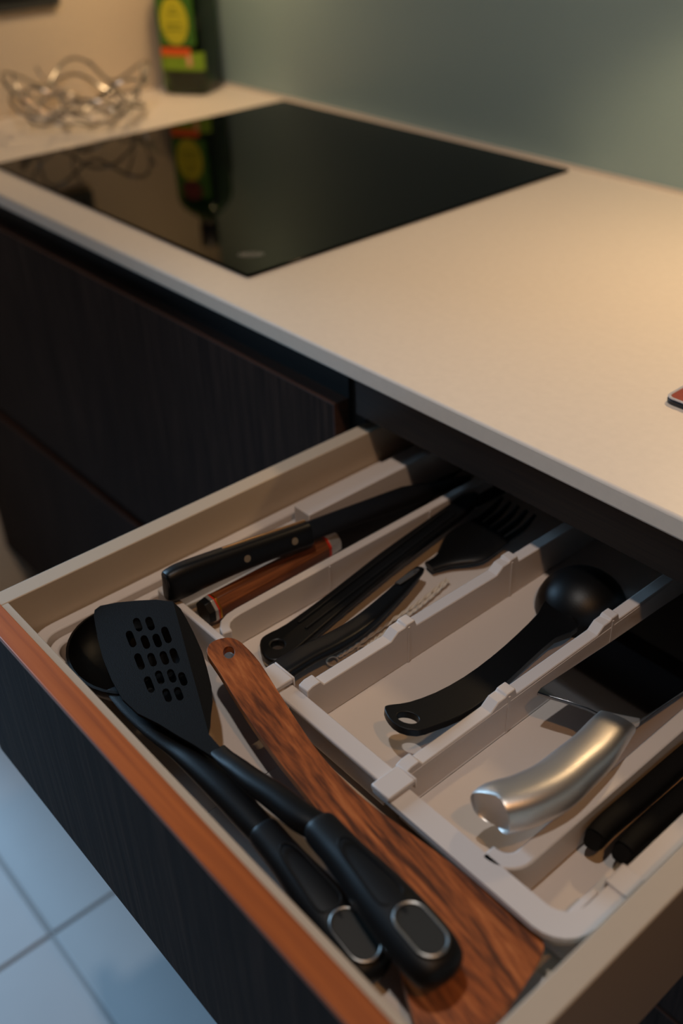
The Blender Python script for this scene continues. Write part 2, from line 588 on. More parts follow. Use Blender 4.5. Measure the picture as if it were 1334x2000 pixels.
prof = [(0.0005, .038, 5), (0.004, .0415, 6), (.010, .0425, 6), (.10, .0425, 6), (.190, .0425, 6), (.203, .041, 5), (.214, .036, 4), (.224, .028, 3),
        (.234, .018, 2), (.240, .0145, 2), (.262, .0140, 2)]
iprof = [(h, max(hf - .003, .004), p_) for h, hf, p_ in prof]
iprof[0] = (0.007, .036, 5)
iprof[1] = (0.009, .038, 5.5)
iprof[2] = (0.012, .0392, 6)
mesh_obj('glass_body', skin_rings([sq_ring(*q) for q in prof] + [sq_ring(*q) for q in reversed(iprof)]), 'glass', bot, smooth=True, sharp=60)
mesh_obj('liqueur', skin_rings([sq_ring(h, hf - .0008, p_) for h, hf, p_ in [(0.008, .036, 5), (.012, .0392, 6), (.092, .0392, 6)]]), 'liquid', bot, smooth=True, sharp=60)
mesh_obj('cap', skin_rings([sq_ring(h, hf, 2) for h, hf in [(.246, .0172), (.247, .0176), (.286, .0176), (.289, .016)]]), 'cap', bot, smooth=True)
ux, uy = Vector((math.cos(BR), math.sin(BR), 0)), Vector((-math.sin(BR), math.cos(BR), 0))
bc = Vector((BX, BY, ZT))


def face_pt(a, h, out):      # on the face turned to the camera: a along the face, h above the base
    return bc + ux * a - uy * out + Vector((0, 0, h))


def face_patch(name, pts, out, thick, mat, parent):
    return mesh_obj(name, prism_bm([face_pt(a, h, out) for a, h in pts], -uy * thick), mat, parent)


lab = face_patch('label', rrect(-.034, .034, .080, .185, .006), .0426, .0004, 'lab_green', bot)
face_patch('label_oval', [(.026 * math.cos(2 * math.pi * k / 28) - .003, .118 + .037 * math.sin(2 * math.pi * k / 28)) for k in range(28)], .0431, .0003, 'lab_yellow', lab)
face_patch('label_emblem', [(.020 * math.cos(2 * math.pi * k / 24) - .003, .172 + .018 * math.sin(2 * math.pi * k / 24)) for k in range(24)], .0435, .0003, 'lab_red', lab)
bm = bmesh.new()
for h, w0 in ((.112, .013), (.104, .017), (.128, .009), (.136, .006)):
    prism_bm([face_pt(a, hh, .0435) for a, hh in ((-.003 - w0, h), (-.003 + w0, h), (-.003 + w0, h + .0022), (-.003 - w0, h + .0022))], -uy * .0002, bm)
mesh_obj('label_print', bm, 'lab_mark', lab)
band = bmesh.new()
o_, i_ = [], []
bp_ = [(o.x, o.y) for o in sq_ring(0, .0430, 6, 80)[45:76]]
bq_ = [(o.x, o.y) for o in sq_ring(0, .0427, 6, 80)[45:76]]
lob = mesh_obj('label_band', prism_bm([(x, y, ZT + .041) for x, y in bp_ + bq_[::-1]], (0, 0, .029)), 'lab_lime', bot)
face_patch('band_stripe', rrect(-.034, .022, .064, .077, .002), .0433, .0003, 'lab_orange', lob)
face_patch('band_seal', rrect(.014, .023, .048, .066, .003), .0436, .0003, 'lab_pink', lob)

# ------------------------------------------------------------------ wire basket
WB = Vector((-0.916, 0.272, ZT))
wire = thing('wire_fruit_basket', WB, 'open basket of wavy chrome wire standing between the bottle and the hob', 'basket')


def wavy(rad, z, amp, waves, zamp, ph, n=96):
    out = []
    for k in range(n):
        a = 2 * math.pi * k / n
        rr = rad + amp * math.sin(waves * a + ph)
        out.append((WB.x + rr * math.cos(a), WB.y + rr * math.sin(a), z + zamp * math.sin(waves * a + ph * 1.7)))
    return out


for args in ((.105, ZT + .060, .014, 5, .016, 0.4), (.098, ZT + .040, .016, 4, .014, 1.9), (.080, ZT + .024, .016, 5, .010, 2.9), (.055, ZT + .008, .010, 6, .004, 0.0)):
    mesh_obj('wire_loop', tube_bm(wavy(*args), .0024, 7, closed=True), 'chrome', wire, smooth=True)
for k in range(9):
    a = 2 * math.pi * k / 9 + 0.2
    st = []
    for t_ in range(13):
        s_ = t_ / 12
        rr = 0.045 + 0.066 * s_ ** 0.8
        aa = a + 0.30 * math.sin(s_ * 4.0 + k)
        st.append((WB.x + rr * math.cos(aa), WB.y + rr * math.sin(aa), ZT + .006 + 0.066 * s_ ** 1.7))
    mesh_obj('wire_rib', tube_bm(st, .0020, 6), 'chrome', wire, smooth=True)

# ------------------------------------------------------------------ dark panel on the left wall, red case
wp = thing('wall_panel', (XL, 0.20, 1.054), 'dark grey rectangular panel hung on the cream wall above the wire basket', 'panel')
mesh_obj('frame', box_bm(XL, XL + .012, 0.05, 0.325, 1.054, 1.30), 'panel', wp, bevel=.002)
mesh_obj('screen', box_bm(XL + .0121, XL + .0128, 0.062, 0.313, 1.066, 1.288), 'cap', wp)
rc = thing('red_case', (0.305, 0.20, ZT), 'flat red case with a pale rounded rim lying on the bare worktop', 'case')
ol = rrect(0.2630, 0.345, 0.126, 0.272, 0.007)
mesh_obj('shell', prism_bm([(x, y, ZT + .0003) for x, y in ol], (0, 0, .0042)), 'casedark', rc, bevel=.001)
il = rrect(0.2655, 0.3425, 0.1285, 0.2695, 0.005)
mesh_obj('rim', ring_wall_bm(ol, il, ZT + .0047, ZT + .0060), 'casesilver', rc, bevel=.0006)
mesh_obj('cover', prism_bm([(x, y, ZT + .0047) for x, y in rrect(0.2657, 0.3423, 0.1287, 0.2693, .0048)], (0, 0, .0010)), 'redcase', rc)

# ------------------------------------------------------------------ the open drawer
YF0, YF1 = -0.3635, -0.3475
ZBO = 0.656                     # bottom of the open drawer's front
ZS = 0.8196                     # top of the drawer sides
ZD = 0.7465                     # drawer floor
DRY = 0.150                     # back of the drawer box
dr = thing('pull_out_drawer', (0.2576, -0.1, 0.70), 'open drawer with dark oak front, orange wood edge and taupe metal sides', 'drawer')
fb = mesh_obj('drawer_front', box_bm(-0.0022, 0.5127, YF0, YF1, ZBO, ZP - 0.0045), 'front', dr)
bm = box_bm(-0.0034, 0.514, YF0, YF1, ZP - 0.0045, ZP)
box_bm(-0.0034, -0.0022, YF0, YF1, ZBO, ZP - 0.0045, bm)
box_bm(0.5127, 0.514, YF0, YF1, ZBO, ZP - 0.0045, bm)
prop(mesh_obj('edge_band', bm, 'edge', fb, bevel=0.0028, seg=3), 'orange-brown wood edge band')
for x0, x1 in ((0.0172, 0.0332), (0.4820, 0.4980)):
    mesh_obj('side_panel', box_bm(x0, x1, YF1 + .0002, DRY, 0.7030, ZS), 'box', dr, bevel=0.0008)
mesh_obj('front_rail', box_bm(0.0335, 0.4817, YF1 + .0002, -0.3357, 0.7475, ZS), 'box', dr, bevel=0.0008)
mesh_obj('back_panel', box_bm(0.0335, 0.4817, DRY - .012, DRY, 0.7475, ZS), 'box', dr)
mesh_obj('bottom_panel', box_bm(0.0335, 0.4817, YF1 + .0002, DRY, ZD - 0.012, ZD), 'box', dr)

# ------------------------------------------------------------------ expandable cutlery tray
ZR = 0.785
ZI = 0.756          # compartment floors
ZFR = 0.7515        # floor of the front compartment
YB = DRY - 0.014    # back of the tray
ty = thing('cutlery_tray', (0.2576, -0.1, ZD + .0004), 'warm grey expandable plastic cutlery tray with ridged dividers in the drawer', 'tray')
# left section
def u_path(xr, x0, y0, r, yb):
    return [(xr, y0)] + [(x0 + r + r * math.sin(a), y0 + r - r * math.cos(a)) for a in [math.radians(-q) for q in range(0, 91, 10)]] + [(x0, yb)]


lt = mesh_obj('left_section', strip_wall_bm(u_path(.0750, .0403, -.3300, .020, YB), .0056, ZD + .0006, ZR), 'tray', ty, bevel=.0014)
mesh_obj('inner_step', strip_wall_bm(u_path(.0750, .0508, -.3230, .016, YB), .0040, ZD + .0008, ZR - .006), 'tray', lt, bevel=.0014)
mesh_obj('section_floor', box_bm(.0552, .2390, -.3350, -.2275, ZD + .0008, ZFR), 'tray', lt)
mesh_obj('section_floor', box_bm(.0552, .2058, -.2203, YB - .009, ZD + .0008, ZI), 'tray', lt)
mesh_obj('cross_wall', box_bm(.0552, .2120, -.2272, -.2205, ZD + .0008, ZR), 'tray', ty, bevel=.0014)
path = [(.1370, -.2165), (.1310, -.2150), (.1255, -.2105), (.1228, -.204), (.1220, -.196), (.1218, -.10), (.1218, 0.0), (.1218, YB - .009)]
dv1 = mesh_obj('divider', strip_wall_bm(path, .0040, ZI + .0002, ZR + .001), 'tray', ty, bevel=.0012)
for y in (-.107, .008):
    mesh_obj('seam_rib', box_bm(.1259, .1268, y - .0008, y + .0008, ZI + .0004, ZR - .001), 'tray', dv1)
mesh_obj('rear_block', box_bm(.0560, .0765, -.087, .115, ZI + .0004, .800), 'tray', ty, bevel=.0008)


def ridged_divider(x0, x1, yf):
    """divider with raised notched ridges every 115 mm"""
    lo, hi = ZR + .0015, ZR + .0078
    pr = [(yf, ZI + .0002), (yf, ZR + .004), (yf + .005, ZR + .006), (yf + .012, ZR + .006), (yf + .015, lo)]
    for k in range(3):
        b = -.135 + .115 * k
        if b > YB - .03:
            break
        pr += [(b, lo), (b + .007, hi - .001), (b + .014, hi - .001), (b + .016, hi + .0008), (b + .024, hi + .0008), (b + .026, lo + .001), (b + .030, lo + .001)]
    pr += [(YB - .010, lo), (YB - .010, ZI + .0002)]
    o = mesh_obj('divider', prism_bm([(x0, y, z) for y, z in pr], (x1 - x0, 0, 0)), 'tray', ty, bevel=.0010)
    for k in range(2):
        b = -.135 + .115 * k
        mesh_obj('seam_rib', box_bm(x1 + .0001, x1 + .0009, b + .0165, b + .0182, ZI + .0006, ZR + .006), 'tray', o)
    return o


# middle section
ridged_divider(.2190, .2290, -.2145)
bm = box_bm(.2122, .3165, -.2285, -.2145, ZR - .004, ZR)
box_bm(.2190, .3165, -.2245, -.2180, ZD + .0100, ZR - .004, bm)
md = mesh_obj('middle_section', bm, 'tray', ty, bevel=.0012)
mesh_obj('section_floor', box_bm(.2065, .3163, -.2140, YB - .009, ZI - .004, ZI), 'tray', md)
# right section
ridged_divider(.3168, .3265, -.2145)
oo = rrect(.3170, .4705, -.2350, YB, (.002, .024, .01, .002))
ii = rrect(.3268, .4585, -.2190, YB - .009, (.002, .016, .004, .002))
bm = ring_wall_bm(oo, ii, ZR - .0045, ZR)
ring_wall_bm(rrect(.3175, .4685, -.2295, YB - .001, (.002, .022, .01, .002)), rrect(.3262, .4605, -.2200, YB - .008, (.002, .016, .004, .002)), ZD + .0100, ZR - .0045, bm, foot=rrect(.3270, .4600, -.2215, YB - .004, (.002, .018, .01, .002)))
rs = mesh_obj('right_section', bm, 'tray', ty, bevel=.0013)
mesh_obj('section_floor', box_bm(.3270, .4600, -.2208, YB - .009, ZI - .004, ZI), 'tray', rs)
path = [(.3975, -.2172), (.4005, -.2172)] + [(.4010 + .0135 * math.sin(a), -.2035 - .0135 * math.cos(a)) for a in [math.radians(q) for q in range(6, 91, 12)]] + [(.4145, -.196), (.4145, -.1), (.4145, YB - .009)]
dv4 = mesh_obj('divider', strip_wall_bm(path, .0058, ZI + .0002, ZR), 'tray', ty, bevel=.0013)
# front compartment of the right section, under the long utensils
bm = box_bm(.2400, .4700, -.3352, -.2360, ZD + .0008, ZFR + .0012)
box_bm(.2300, .4700, -.3352, -.3312, ZD + .0008, ZR + .006, bm)
mesh_obj('front_bin', bm, 'tray', ty, bevel=.0008)
# clips that lock the sections together
for (x0, x1, y0, y1) in ((.1900, .2120, -.2290, -.2135), (.3180, .3345, -.2365, -.2140)):
    bm = box_bm(x0, x1, y0, y1, ZR + .0002, ZR + .0046)
    box_bm(x0, x1, y1, y1 + .0018, ZR - .004, ZR + .0046, bm)
    mesh_obj('clip', bm, 'tray', ty, bevel=.0012)
for (y0, y1) in ((-.184, -.167),):
    bm = box_bm(.4570, .4708, y0, y1, ZR + .0002, ZR + .0018)
    box_bm(.4560, .4572, y0, y1, ZR - .006, ZR + .0018, bm)
    mesh_obj('clip', bm, 'tray', ty, bevel=.0006)
mesh_obj('clip_tab', box_bm(.4530, .4572, -.212, -.190, ZR - .012, ZR - .002), 'tray', ty, bevel=.0006)

# ------------------------------------------------------------------ wooden spatula
P1 = Vector((0.155, -0.235, 0.8035))
P2 = Vector((0.450, -0.270, 0.7740))
ax_ = (P2 - P1).normalized()
nrm = Vector((-ax_.y, ax_.x, 0)).normalized().cross(ax_) * -1
if nrm.z < 0:
    nrm = -nrm
SPL = (P1, nrm)
out = [(404, 1272), (409, 1258), (424, 1249), (446, 1245), (464, 1250), (480, 1263), (506, 1292), (540, 1345), (580, 1408), (612, 1455), (640, 1490), (664, 1515), (700, 1550),
       (758, 1596), (850, 1662), (950, 1740), (1030, 1806), (1052, 1826), (1062, 1842), (1060, 1862), (1040, 1900), (1000, 1962), (950, 2040), (905, 2100), (880, 2110),
       (850, 2080), (812, 2000), (786, 1908), (764, 1820), (742, 1740), (712, 1680), (668, 1640), (645, 1608), (620, 1580), (580, 1530), (540, 1480), (500, 1425), (460, 1365), (430, 1315), (412, 1288)]
hole = [(447 + 11.5 * math.cos(a), 1274 + 12 * math.sin(a)) for a in [2 * math.pi * k / 16 for k in range(16)]]
ws = thing('wooden_spatula', P1, 'dark streaked wooden spatula with a hole in its handle and wide blade', 'spatula')
mesh_obj('body', plate_bm([px(u, v, plane=SPL) for u, v in closed_curve(out, 3)], [[px(u, v, plane=SPL) for u, v in hole]], nrm * -.0062), 'acacia', ws, bevel=.0014, seg=3)

# ------------------------------------------------------------------ slotted turner
tn = thing('slotted_turner', (0.16, -0.28, 0.79), 'black slotted turner with soft grip lying across the wooden spatula', 'turner')
HN = Vector((0.02, -0.10, 1.0)).normalized()
HPL = (Vector((0.13, -0.275, 0.8045)), HN)
bend = [(338, 1175), (408, 1434)]
head = [(183, 1202), (185, 1191), (196, 1183), (225, 1177), (265, 1173), (305, 1171), bend[0], (345, 1201), (356, 1242), (367, 1283), (378, 1323), (390, 1367), bend[1], (436, 1466),
        (430, 1488), (403, 1470), (378, 1454), (348, 1437), (311, 1414), (269, 1393), (239, 1365), (218, 1328), (201, 1286), (191, 1248)]
wing = [bend[0], (353, 1189), (365, 1210), (378, 1235), (395, 1273), (405, 1307), (413, 1340), (415.5, 1370), (412, 1400), (411, 1420), bend[1], (390, 1367), (378, 1323), (367, 1283), (356, 1242), (345, 1201)]
slots = []
for cu, cv, hl in ((269, 1220, 14), (293, 1218, 14), (256, 1248, 17), (284, 1254, 14), (307, 1251, 14), (325, 1240, 17), (272.5, 1292, 17), (297, 1288.5, 14), (321, 1285, 14), (341, 1281, 16),
                   (291.6, 1337, 17), (312, 1323, 14), (335.5, 1320, 14), (357, 1326, 14), (326.5, 1358, 14), (349, 1355, 14)):
    slots.append([px(u, v, plane=HPL) for u, v in stadium(cu, cv, hl, 7.2, .36, .93)])
b0, b1 = px(*bend[0], plane=HPL), px(*bend[1], plane=HPL)
bax = (b1 - b0).normalized()
WN = Matrix.Rotation(math.radians(20), 3, bax) @ HN
if WN.y < HN.y:
    WN = Matrix.Rotation(math.radians(-20), 3, bax) @ HN
bm = plate_bm([px(u, v, plane=HPL) for u, v in head], slots, HN * -.0028)
plate_bm([px(u, v, plane=(b0, WN)) for u, v in wing], [], WN * -.0028, bm)
mesh_obj('head', bm, 'nylon_matte', tn)


def grip_set(parent, col, end, zc, ze, w):
    """soft grip from the collar to the rounded end, with ring and inlay"""
    a, b = Vector(col), Vector(end)
    L = b - a
    side = L.cross(Vector((0, 0, 1))).normalized()
    S = []
    for t_, hw, hh in ((0, .0098, .0088), (.03, .0108, .0098), (.16, .0112, .0102), (.30, .0122, .0112), (.5, .0148, .0122), (.7, .0164, .0126), (.84, .0166, .0122), (.93, .0150, .0108), (.975, .0112, .0080), (1.0, .0030, .0022)):
        c_ = a + L * t_
        S.append((c_.x, c_.y, c_.z + .002 * math.sin(math.pi * t_), hw * w, hh * w))
    g = mesh_obj('grip', loft_bm(S, 28, 2.5, sub=4), 'rubber', parent, smooth=True)
    up = side.cross(L.normalized())
    if up.z < 0:
        up = -up
    ld = L.normalized()
    c_ = a + L * .80 + up * (.0124 * w + .002 * math.sin(math.pi * .8) + .0006)

    def sta(hl, hw, n=10, o=0.0):
        res = []
        for sg in (1, -1):
            for k in range(n):
                q = -math.pi / 2 + math.pi * k / (n - 1)
                res.append(c_ + ld * (sg * (hl - hw) + sg * hw * math.cos(q)) + side * (sg * hw * math.sin(q)) + up * o)
        return res
    mesh_obj('ring', tube_bm(sta(.0168, .0092), .00085, 8, closed=True), 'ring', g, smooth=True)
    mesh_obj('ring_centre', prism_bm(sta(.0163, .0087, o=-.0006), up * .0006), 'socket', g)
    # embossed inlay that narrows towards the collar
    c_ = a + L * .42 + up * (.0116 * w + .0036)
    o_ = [c_ + ld * u_ + side * v_ + up * (-.0016 + .0000 * u_) for u_, v_ in closed_curve([(-.026, 0), (-.020, .0048), (0, .0068), (.020, .0076), (.0235, 0), (.020, -.0076), (0, -.0068), (-.020, -.0048)], 4)]
    mesh_obj('inlay', tube_bm(o_, .0007, 6, closed=True), 'inlay', g, smooth=True)
    return g


# neck and stem of the turner
st = []
for (u, v, z, hw, hh) in ((424, 1464, .7990, .0058, .0012), (440, 1480, .7995, .0062, .0024), (462, 1498, .8000, .0070, .0040), (495, 1526, .8003, .0080, .0060), (540, 1558, .8010, .0088, .0076), (585, 1594, .8015, .0090, .0082), (622, 1616, .8015, .0088, .0080)):
    p_ = px(u, v, z)
    st.append((p_.x, p_.y, p_.z, hw, hh))
mesh_obj('stem', loft_bm(st, 24, 2.2), 'nylon', tn, smooth=True)
pc, pe = px(622, 1614, .8015), px(878, 1912, .8010)
grip_set(tn, pc, pe, 0, 0, 1.0)

# ------------------------------------------------------------------ serving spoon
sp = thing('serving_spoon', (0.20, -0.30, 0.756), 'black deep serving spoon with soft grip under the slotted turner', 'spoon')
BC = Vector((0.1030, -0.2815, 0.7890))
dirs = Vector((0.30, -0.306, 0)) - Vector((BC.x, BC.y, 0))
dirs.normalize()
sd = Vector((-dirs.y, dirs.x, 0))
bm = bmesh.new()


def bowl_rings(ra, rb, dep, z_off, n=36, m_=9):
    res = []
    for j in range(m_ + 1):
        t_ = j / m_ * math.pi / 2
        k_ = math.cos(t_)
        ring = []
        for i in range(n):
            a = 2 * math.pi * i / n
            ring.append(BC + dirs * (ra * k_ * math.cos(a)) + sd * (rb * k_ * math.sin(a)) + Vector((0, 0, z_off - dep * math.sin(t_) - .006 * math.cos(a) * k_ * 0)))
        res.append(ring)
    return res


outer = bowl_rings(.0512, .0440, .0310, 0)[:-1]
inner = bowl_rings(.0492, .0420, .0290, .0004)[:-1]
V = [[bm.verts.new(p_) for p_ in rr] for rr in outer]
W = [[bm.verts.new(p_) for p_ in rr] for rr in inner]
for S in (V, W):
    for A, B in zip(S, S[1:]):
        for k in range(36):
            bm.faces.new((A[k], A[(k + 1) % 36], B[(k + 1) % 36], B[k]))
    bm.faces.new(S[-1])
for k in range(36):
    bm.faces.new((V[0][k], V[0][(k + 1) % 36], W[0][(k + 1) % 36], W[0][k]))
mesh_obj('bowl', bm, 'nylon', sp, smooth=True, sharp=50)
st = []
for x_, y_, hw, hh, z in ((.138, -.2870, .0310, .0016, .7872), (.160, -.2925, .0270, .0024, .7866), (.182, -.2970, .0218, .0032, .7860), (.205, -.3005, .0160, .0044, .7857)):
    st.append((x_, y_, z, hw, hh))
for (u, v, z, hw, hh) in ((385, 1487, .7860, .0105, .0060), (440, 1545, .7850, .0100, .0080), (490, 1600, .7832, .0096, .0084), (512, 1624, .7825, .0092, .0082)):
    p_ = px(u, v, z)
    st.append((p_.x, p_.y, p_.z, hw, hh))
mesh_obj('stem', loft_bm(st, 24, 2.2), 'nylon', sp, smooth=True)
grip_set(sp, px(512, 1622, .7825), px(742, 1912, .7700), 0, 0, .93)

# ------------------------------------------------------------------ knives in the left compartment
k1 = thing('chef_knife', (0.075, -0.15, ZI), 'knife with black riveted handle leaning on the drawer side', 'knife')
A = px(322, 1142, .8022)
B = px(602, 1040, .7950)
kd = (B - A).normalized()
ROLL = math.radians(-14)
S = []
for t_, hh, hw, dz in ((0, .0090, .0050, -.003), (.02, .0125, .0078, -.003), (.10, .0138, .0090, -.0015), (.25, .0128, .0092, 0), (.5, .0116, .0090, .0008), (.8, .0110, .0086, .0006), (.97, .0110, .0082, 0), (1.0, .0106, .0078, 0)):
    c_ = A + (B - A) * t_
    S.append((c_.x, c_.y, c_.z + dz, hw, hh, ROLL))
hd = mesh_obj('handle', loft_bm(S, 28, 3.0, sub=4), 'nylon', k1, smooth=True)
s0 = kd.cross(Vector((0, 0, 1))).normalized()
u0 = s0.cross(kd).normalized()
q = Matrix.Rotation(ROLL, 3, kd)
s1, u1 = q @ s0, q @ u0           # s1: out of the visible flat, u1: towards the spine
if s1.dot(C_CAM - A) < 0:
    s1 = -s1
for t_ in (.52, .86):
    c_ = A + (B - A) * t_ + s1 * .0086 + Vector((0, 0, .0008))
    mesh_obj('rivet', loft_bm([(c_.x, c_.y, c_.z, .0032, .0032), tuple(c_ + s1 * .0006) + (.0030, .0030)], 16, 2, sub=1, side=u1), 'brass', hd, smooth=True)
a_, b_ = A + (B - A) * .40 + u1 * .0124, A + (B - A) * .985 + u1 * .0112
bm = loft_bm([tuple(a_) + (.0014, .0008, ROLL), tuple(b_) + (.0014, .0008, ROLL)], 8, 4, sub=1)
mesh_obj('tang', bm, 'brass', hd)
tip = B + kd * .135 - u1 * .004
bl = [B + u1 * .0100, B - u1 * .0080, B + kd * .12 - u1 * .0100, tip + kd * .04 - u1 * .004, tip + kd * .045 + u1 * .002, B + kd * .10 + u1 * .0105]
mesh_obj('blade', prism_bm([p_ - s1 * .0009 for p_ in bl], s1 * .0018), 'blade_dark', k1, bevel=.0004)

k2 = thing('petty_knife', (0.103, -0.15, ZI), 'knife with reddish octagonal wooden handle and striped pommel beside the divider', 'knife')
A = px(405, 1193, .7705)
B = px(641, 1064, .7705)
kd = (B - A).normalized()


def seg(name, t0, t1, r0, r1, mat, parent, n=8):
    a_, b_ = A + kd * t0, A + kd * t1
    return mesh_obj(name, loft_bm([tuple(a_) + (r0, r0 * 1.12), tuple(b_) + (r1, r1 * 1.12)], n, 2, sub=1, facet=math.pi / n), mat, parent, bevel=.0003)


LH = (B - A).length
h2 = seg('handle', .0075, LH - .006, .0108, .0098, 'rose', k2)
seg('pommel', -.004, .0015, .0100, .0108, 'nylon', h2)
seg('pommel_collar', .0016, .0044, .0110, .0110, 'bolster', h2)
seg('pommel_ring', .0045, .0057, .0111, .0111, 'red', h2)
seg('pommel_band', .0058, .0074, .0110, .0110, 'gold', h2)
seg('ferrule_ring', LH - .0059, LH - .0035, .0101, .0101, 'red', h2)
seg('ferrule', LH - .0034, LH + .008, .0098, .0090, 'bolster', h2)
u0 = Vector((0, 0, 1))
s0 = kd.cross(u0).normalized()
C_ = A + kd * (LH + .0082)
q = Matrix.Rotation(math.radians(-20), 3, kd)
s1, u1 = q @ s0, q @ u0
bl = [C_ + u1 * .0075, C_ - u1 * .0130, C_ + kd * .11 - u1 * .0120, C_ + kd * .165 + u1 * .003, C_ + kd * .10 + u1 * .0065]
mesh_obj('blade', prism_bm([p_ - s1 * .0009 for p_ in bl], s1 * .0018), 'blade_dark', k2, bevel=.0004)

# ------------------------------------------------------------------ black tools in the second compartment
sv = thing('black_spatula', (0.155, -0.1, ZI), 'black spatula with ridged handle and hanging hole next to the knives', 'spatula')
Zs = .7700
pl = (px(540, 1250, Zs), Vector((0.0, -0.06, 1)).normalized())
hdl = [(507, 1256), (512, 1243), (530, 1232), (560, 1216), (640, 1158), (740, 1080), (830, 1016), (905, 965), (935, 962), (925, 985), (860, 1035), (770, 1105), (680, 1180), (610, 1240), (575, 1270), (548, 1288), (524, 1288), (511, 1274)]
hol = [(542 + 13 * math.cos(a), 1258 + 8.5 * math.sin(a)) for a in [2 * math.pi * k / 14 for k in range(14)]]
hb = mesh_obj('handle', plate_bm([px(u, v, plane=pl) for u, v in closed_curve(hdl, 2)], [[px(u, v, plane=pl) for u, v in hol]], (0, 0, -.0075)), 'nylon', sv, bevel=.0018, seg=3)
a_, b_ = px(590, 1222, plane=pl), px(880, 1000, plane=pl)
for off in (-.0045, .0045):
    mesh_obj('ridge', loft_bm([(a_.x + off, a_.y, a_.z + .0002, .0012, .0010), (b_.x + off, b_.y, b_.z + .0002, .0012, .0010)], 8, 2, sub=1), 'nylon', hb, smooth=True)
e_ = px(920, 974, plane=pl)
bl = [(e_.x - .004, e_.y), (e_.x + .008, e_.y), (e_.x + .009, e_.y + .03), (e_.x + .009, e_.y + .060), (e_.x - .004, e_.y + .060), (e_.x - .004, e_.y + .03)]
mesh_obj('blade', prism_bm([(x, y, e_.z - .006) for x, y in bl], (0, 0, .0025)), 'nylon', sv, bevel=.0008)

sf = thing('kitchen_tool', (0.185, -0.1, ZI), 'black flat-handled tool with grey tip and tiny rivet below the tray clip', 'utensil')
S = []
for (u, v, z, hw, hh) in ((540, 1316, .7725, .0100, .0040), (550, 1309, .7730, .0118, .0050), (600, 1279, .7745, .0112, .0048), (655, 1252, .7740, .0108, .0050), (708, 1218, .7730, .0098, .0044), (760, 1172, .7716, .0084, .0036), (808, 1124, .7720, .0062, .0028), (821, 1111, .7722, .0040, .0022)):
    p_ = px(u, v, z)
    S.append((p_.x, p_.y, p_.z, hw, hh, math.radians(-14)))
hs = mesh_obj('handle', loft_bm(S, 24, 3.2, sub=5), 'nylon', sf, smooth=True)
S = []
for (u, v, z, hw, hh) in ((776, 1140, .7756, .0030, .0006), (796, 1126, .7754, .0036, .0006), (810, 1116, .7750, .0032, .0006), (817, 1111, .7746, .0014, .0004)):
    p_ = px(u, v, z)
    S.append((p_.x, p_.y, p_.z, hw, hh, math.radians(-14)))
tp = mesh_obj('tip_patch', loft_bm(S, 14, 2.4, sub=3), 'tip', hs, smooth=True)  # thin grey patch laid over the end of the black handle
p_ = px(811, 1117, .7762)
mesh_obj('rivet', tube_bm([(p_.x + .0014 * math.cos(a), p_.y + .0014 * math.sin(a), p_.z) for a in [2 * math.pi * k / 12 for k in range(12)]], .0005, 6, closed=True), 'ring', hs, smooth=True)

ps = thing('pasta_server', (0.19, 0.02, ZI), 'black pasta server with long tines lying deep in the shade under the worktop', 'utensil')
c_ = px(900, 1075, .772)
S = []
for (u, v, z, hw, hh) in ((838, 1108, .763, .0065, .0030), (868, 1094, .764, .0100, .0034), (905, 1072, .766, .0230, .0040), (935, 1052, .768, .0240, .0040), (960, 1036, .770, .0225, .0036)):
    p_ = px(u, v, z)
    S.append((p_.x, p_.y, p_.z, hw, hh))
mesh_obj('head', loft_bm(S, 24, 2.6, sub=4), 'nylon', ps, smooth=True)
p_ = px(958, 1038, .770)
for k in range(5):
    off = (-.018 + .009 * k)
    mesh_obj('tine', loft_bm([(p_.x + off, p_.y - .002, p_.z, .0030, .0026), (p_.x + off * 1.05, p_.y + .022, p_.z + .003, .0027, .0024), (p_.x + off * 1.05, p_.y + .036, p_.z + .010, .0016, .0015)], 10, 2, sub=3), 'nylon', ps, smooth=True)

for nm, (lu, lv), pts, lbl in (('skewer', (650, 1291), [(660, 1283), (700, 1258), (760, 1216), (820, 1174), (872, 1131)], 'twisted steel skewer with a wide ring eye against the ridged divider'),
                               ('skewer', (708, 1268), [(716, 1262), (745, 1240), (790, 1206), (830, 1175), (876, 1134)], 'second steel skewer with a small ring eye, half behind the ridge')):
    c_ = px(lu, lv, ZI + .0045)
    sk = thing(nm, (c_.x, c_.y, ZI), lbl, 'skewer')
    w_ = [px(u, v, ZI + .0045) for u, v in pts]
    P = [Vector(p_) for p_ in catmull([tuple(v) for v in w_], 14)]
    for ph in (0, math.pi):
        tw = [p_ + Vector((.0008 * math.cos(i * .9 + ph), .0004, .0008 * math.sin(i * .9 + ph))) for i, p_ in enumerate(P)]
        mesh_obj('wire', tube_bm(tw, .0009, 6), 'wire', sk, smooth=True)
    rr = .0045 if lu == 650 else .0038
    mesh_obj('ring_eye', tube_bm([(c_.x + rr * math.cos(a), c_.y + rr * math.sin(a), c_.z) for a in [2 * math.pi * k / 24 for k in range(24)]], .0007, 6, closed=True), 'wire', sk, smooth=True)

# ------------------------------------------------------------------ ladle in the third compartment
ld_ = thing('soup_ladle', (0.285, -0.05, ZI), 'black ladle with curved handle and oval hanging hole, bowl turned down', 'ladle')
top = [(751, 1384), (755, 1377), (768, 1375), (800, 1370), (850, 1352), (905, 1322), (960, 1282), (1010, 1238), (1050, 1198), (1075, 1165)]
bot_ = [(1130, 1222), (1085, 1245), (1035, 1288), (990, 1330), (945, 1368), (900, 1396), (850, 1416), (815, 1426), (780, 1419), (760, 1402)]


def zl(u):
    t_ = min(max((u - 751) / (1100 - 751), 0), 1)
    return .7915 - .018 * t_ ** 1.4


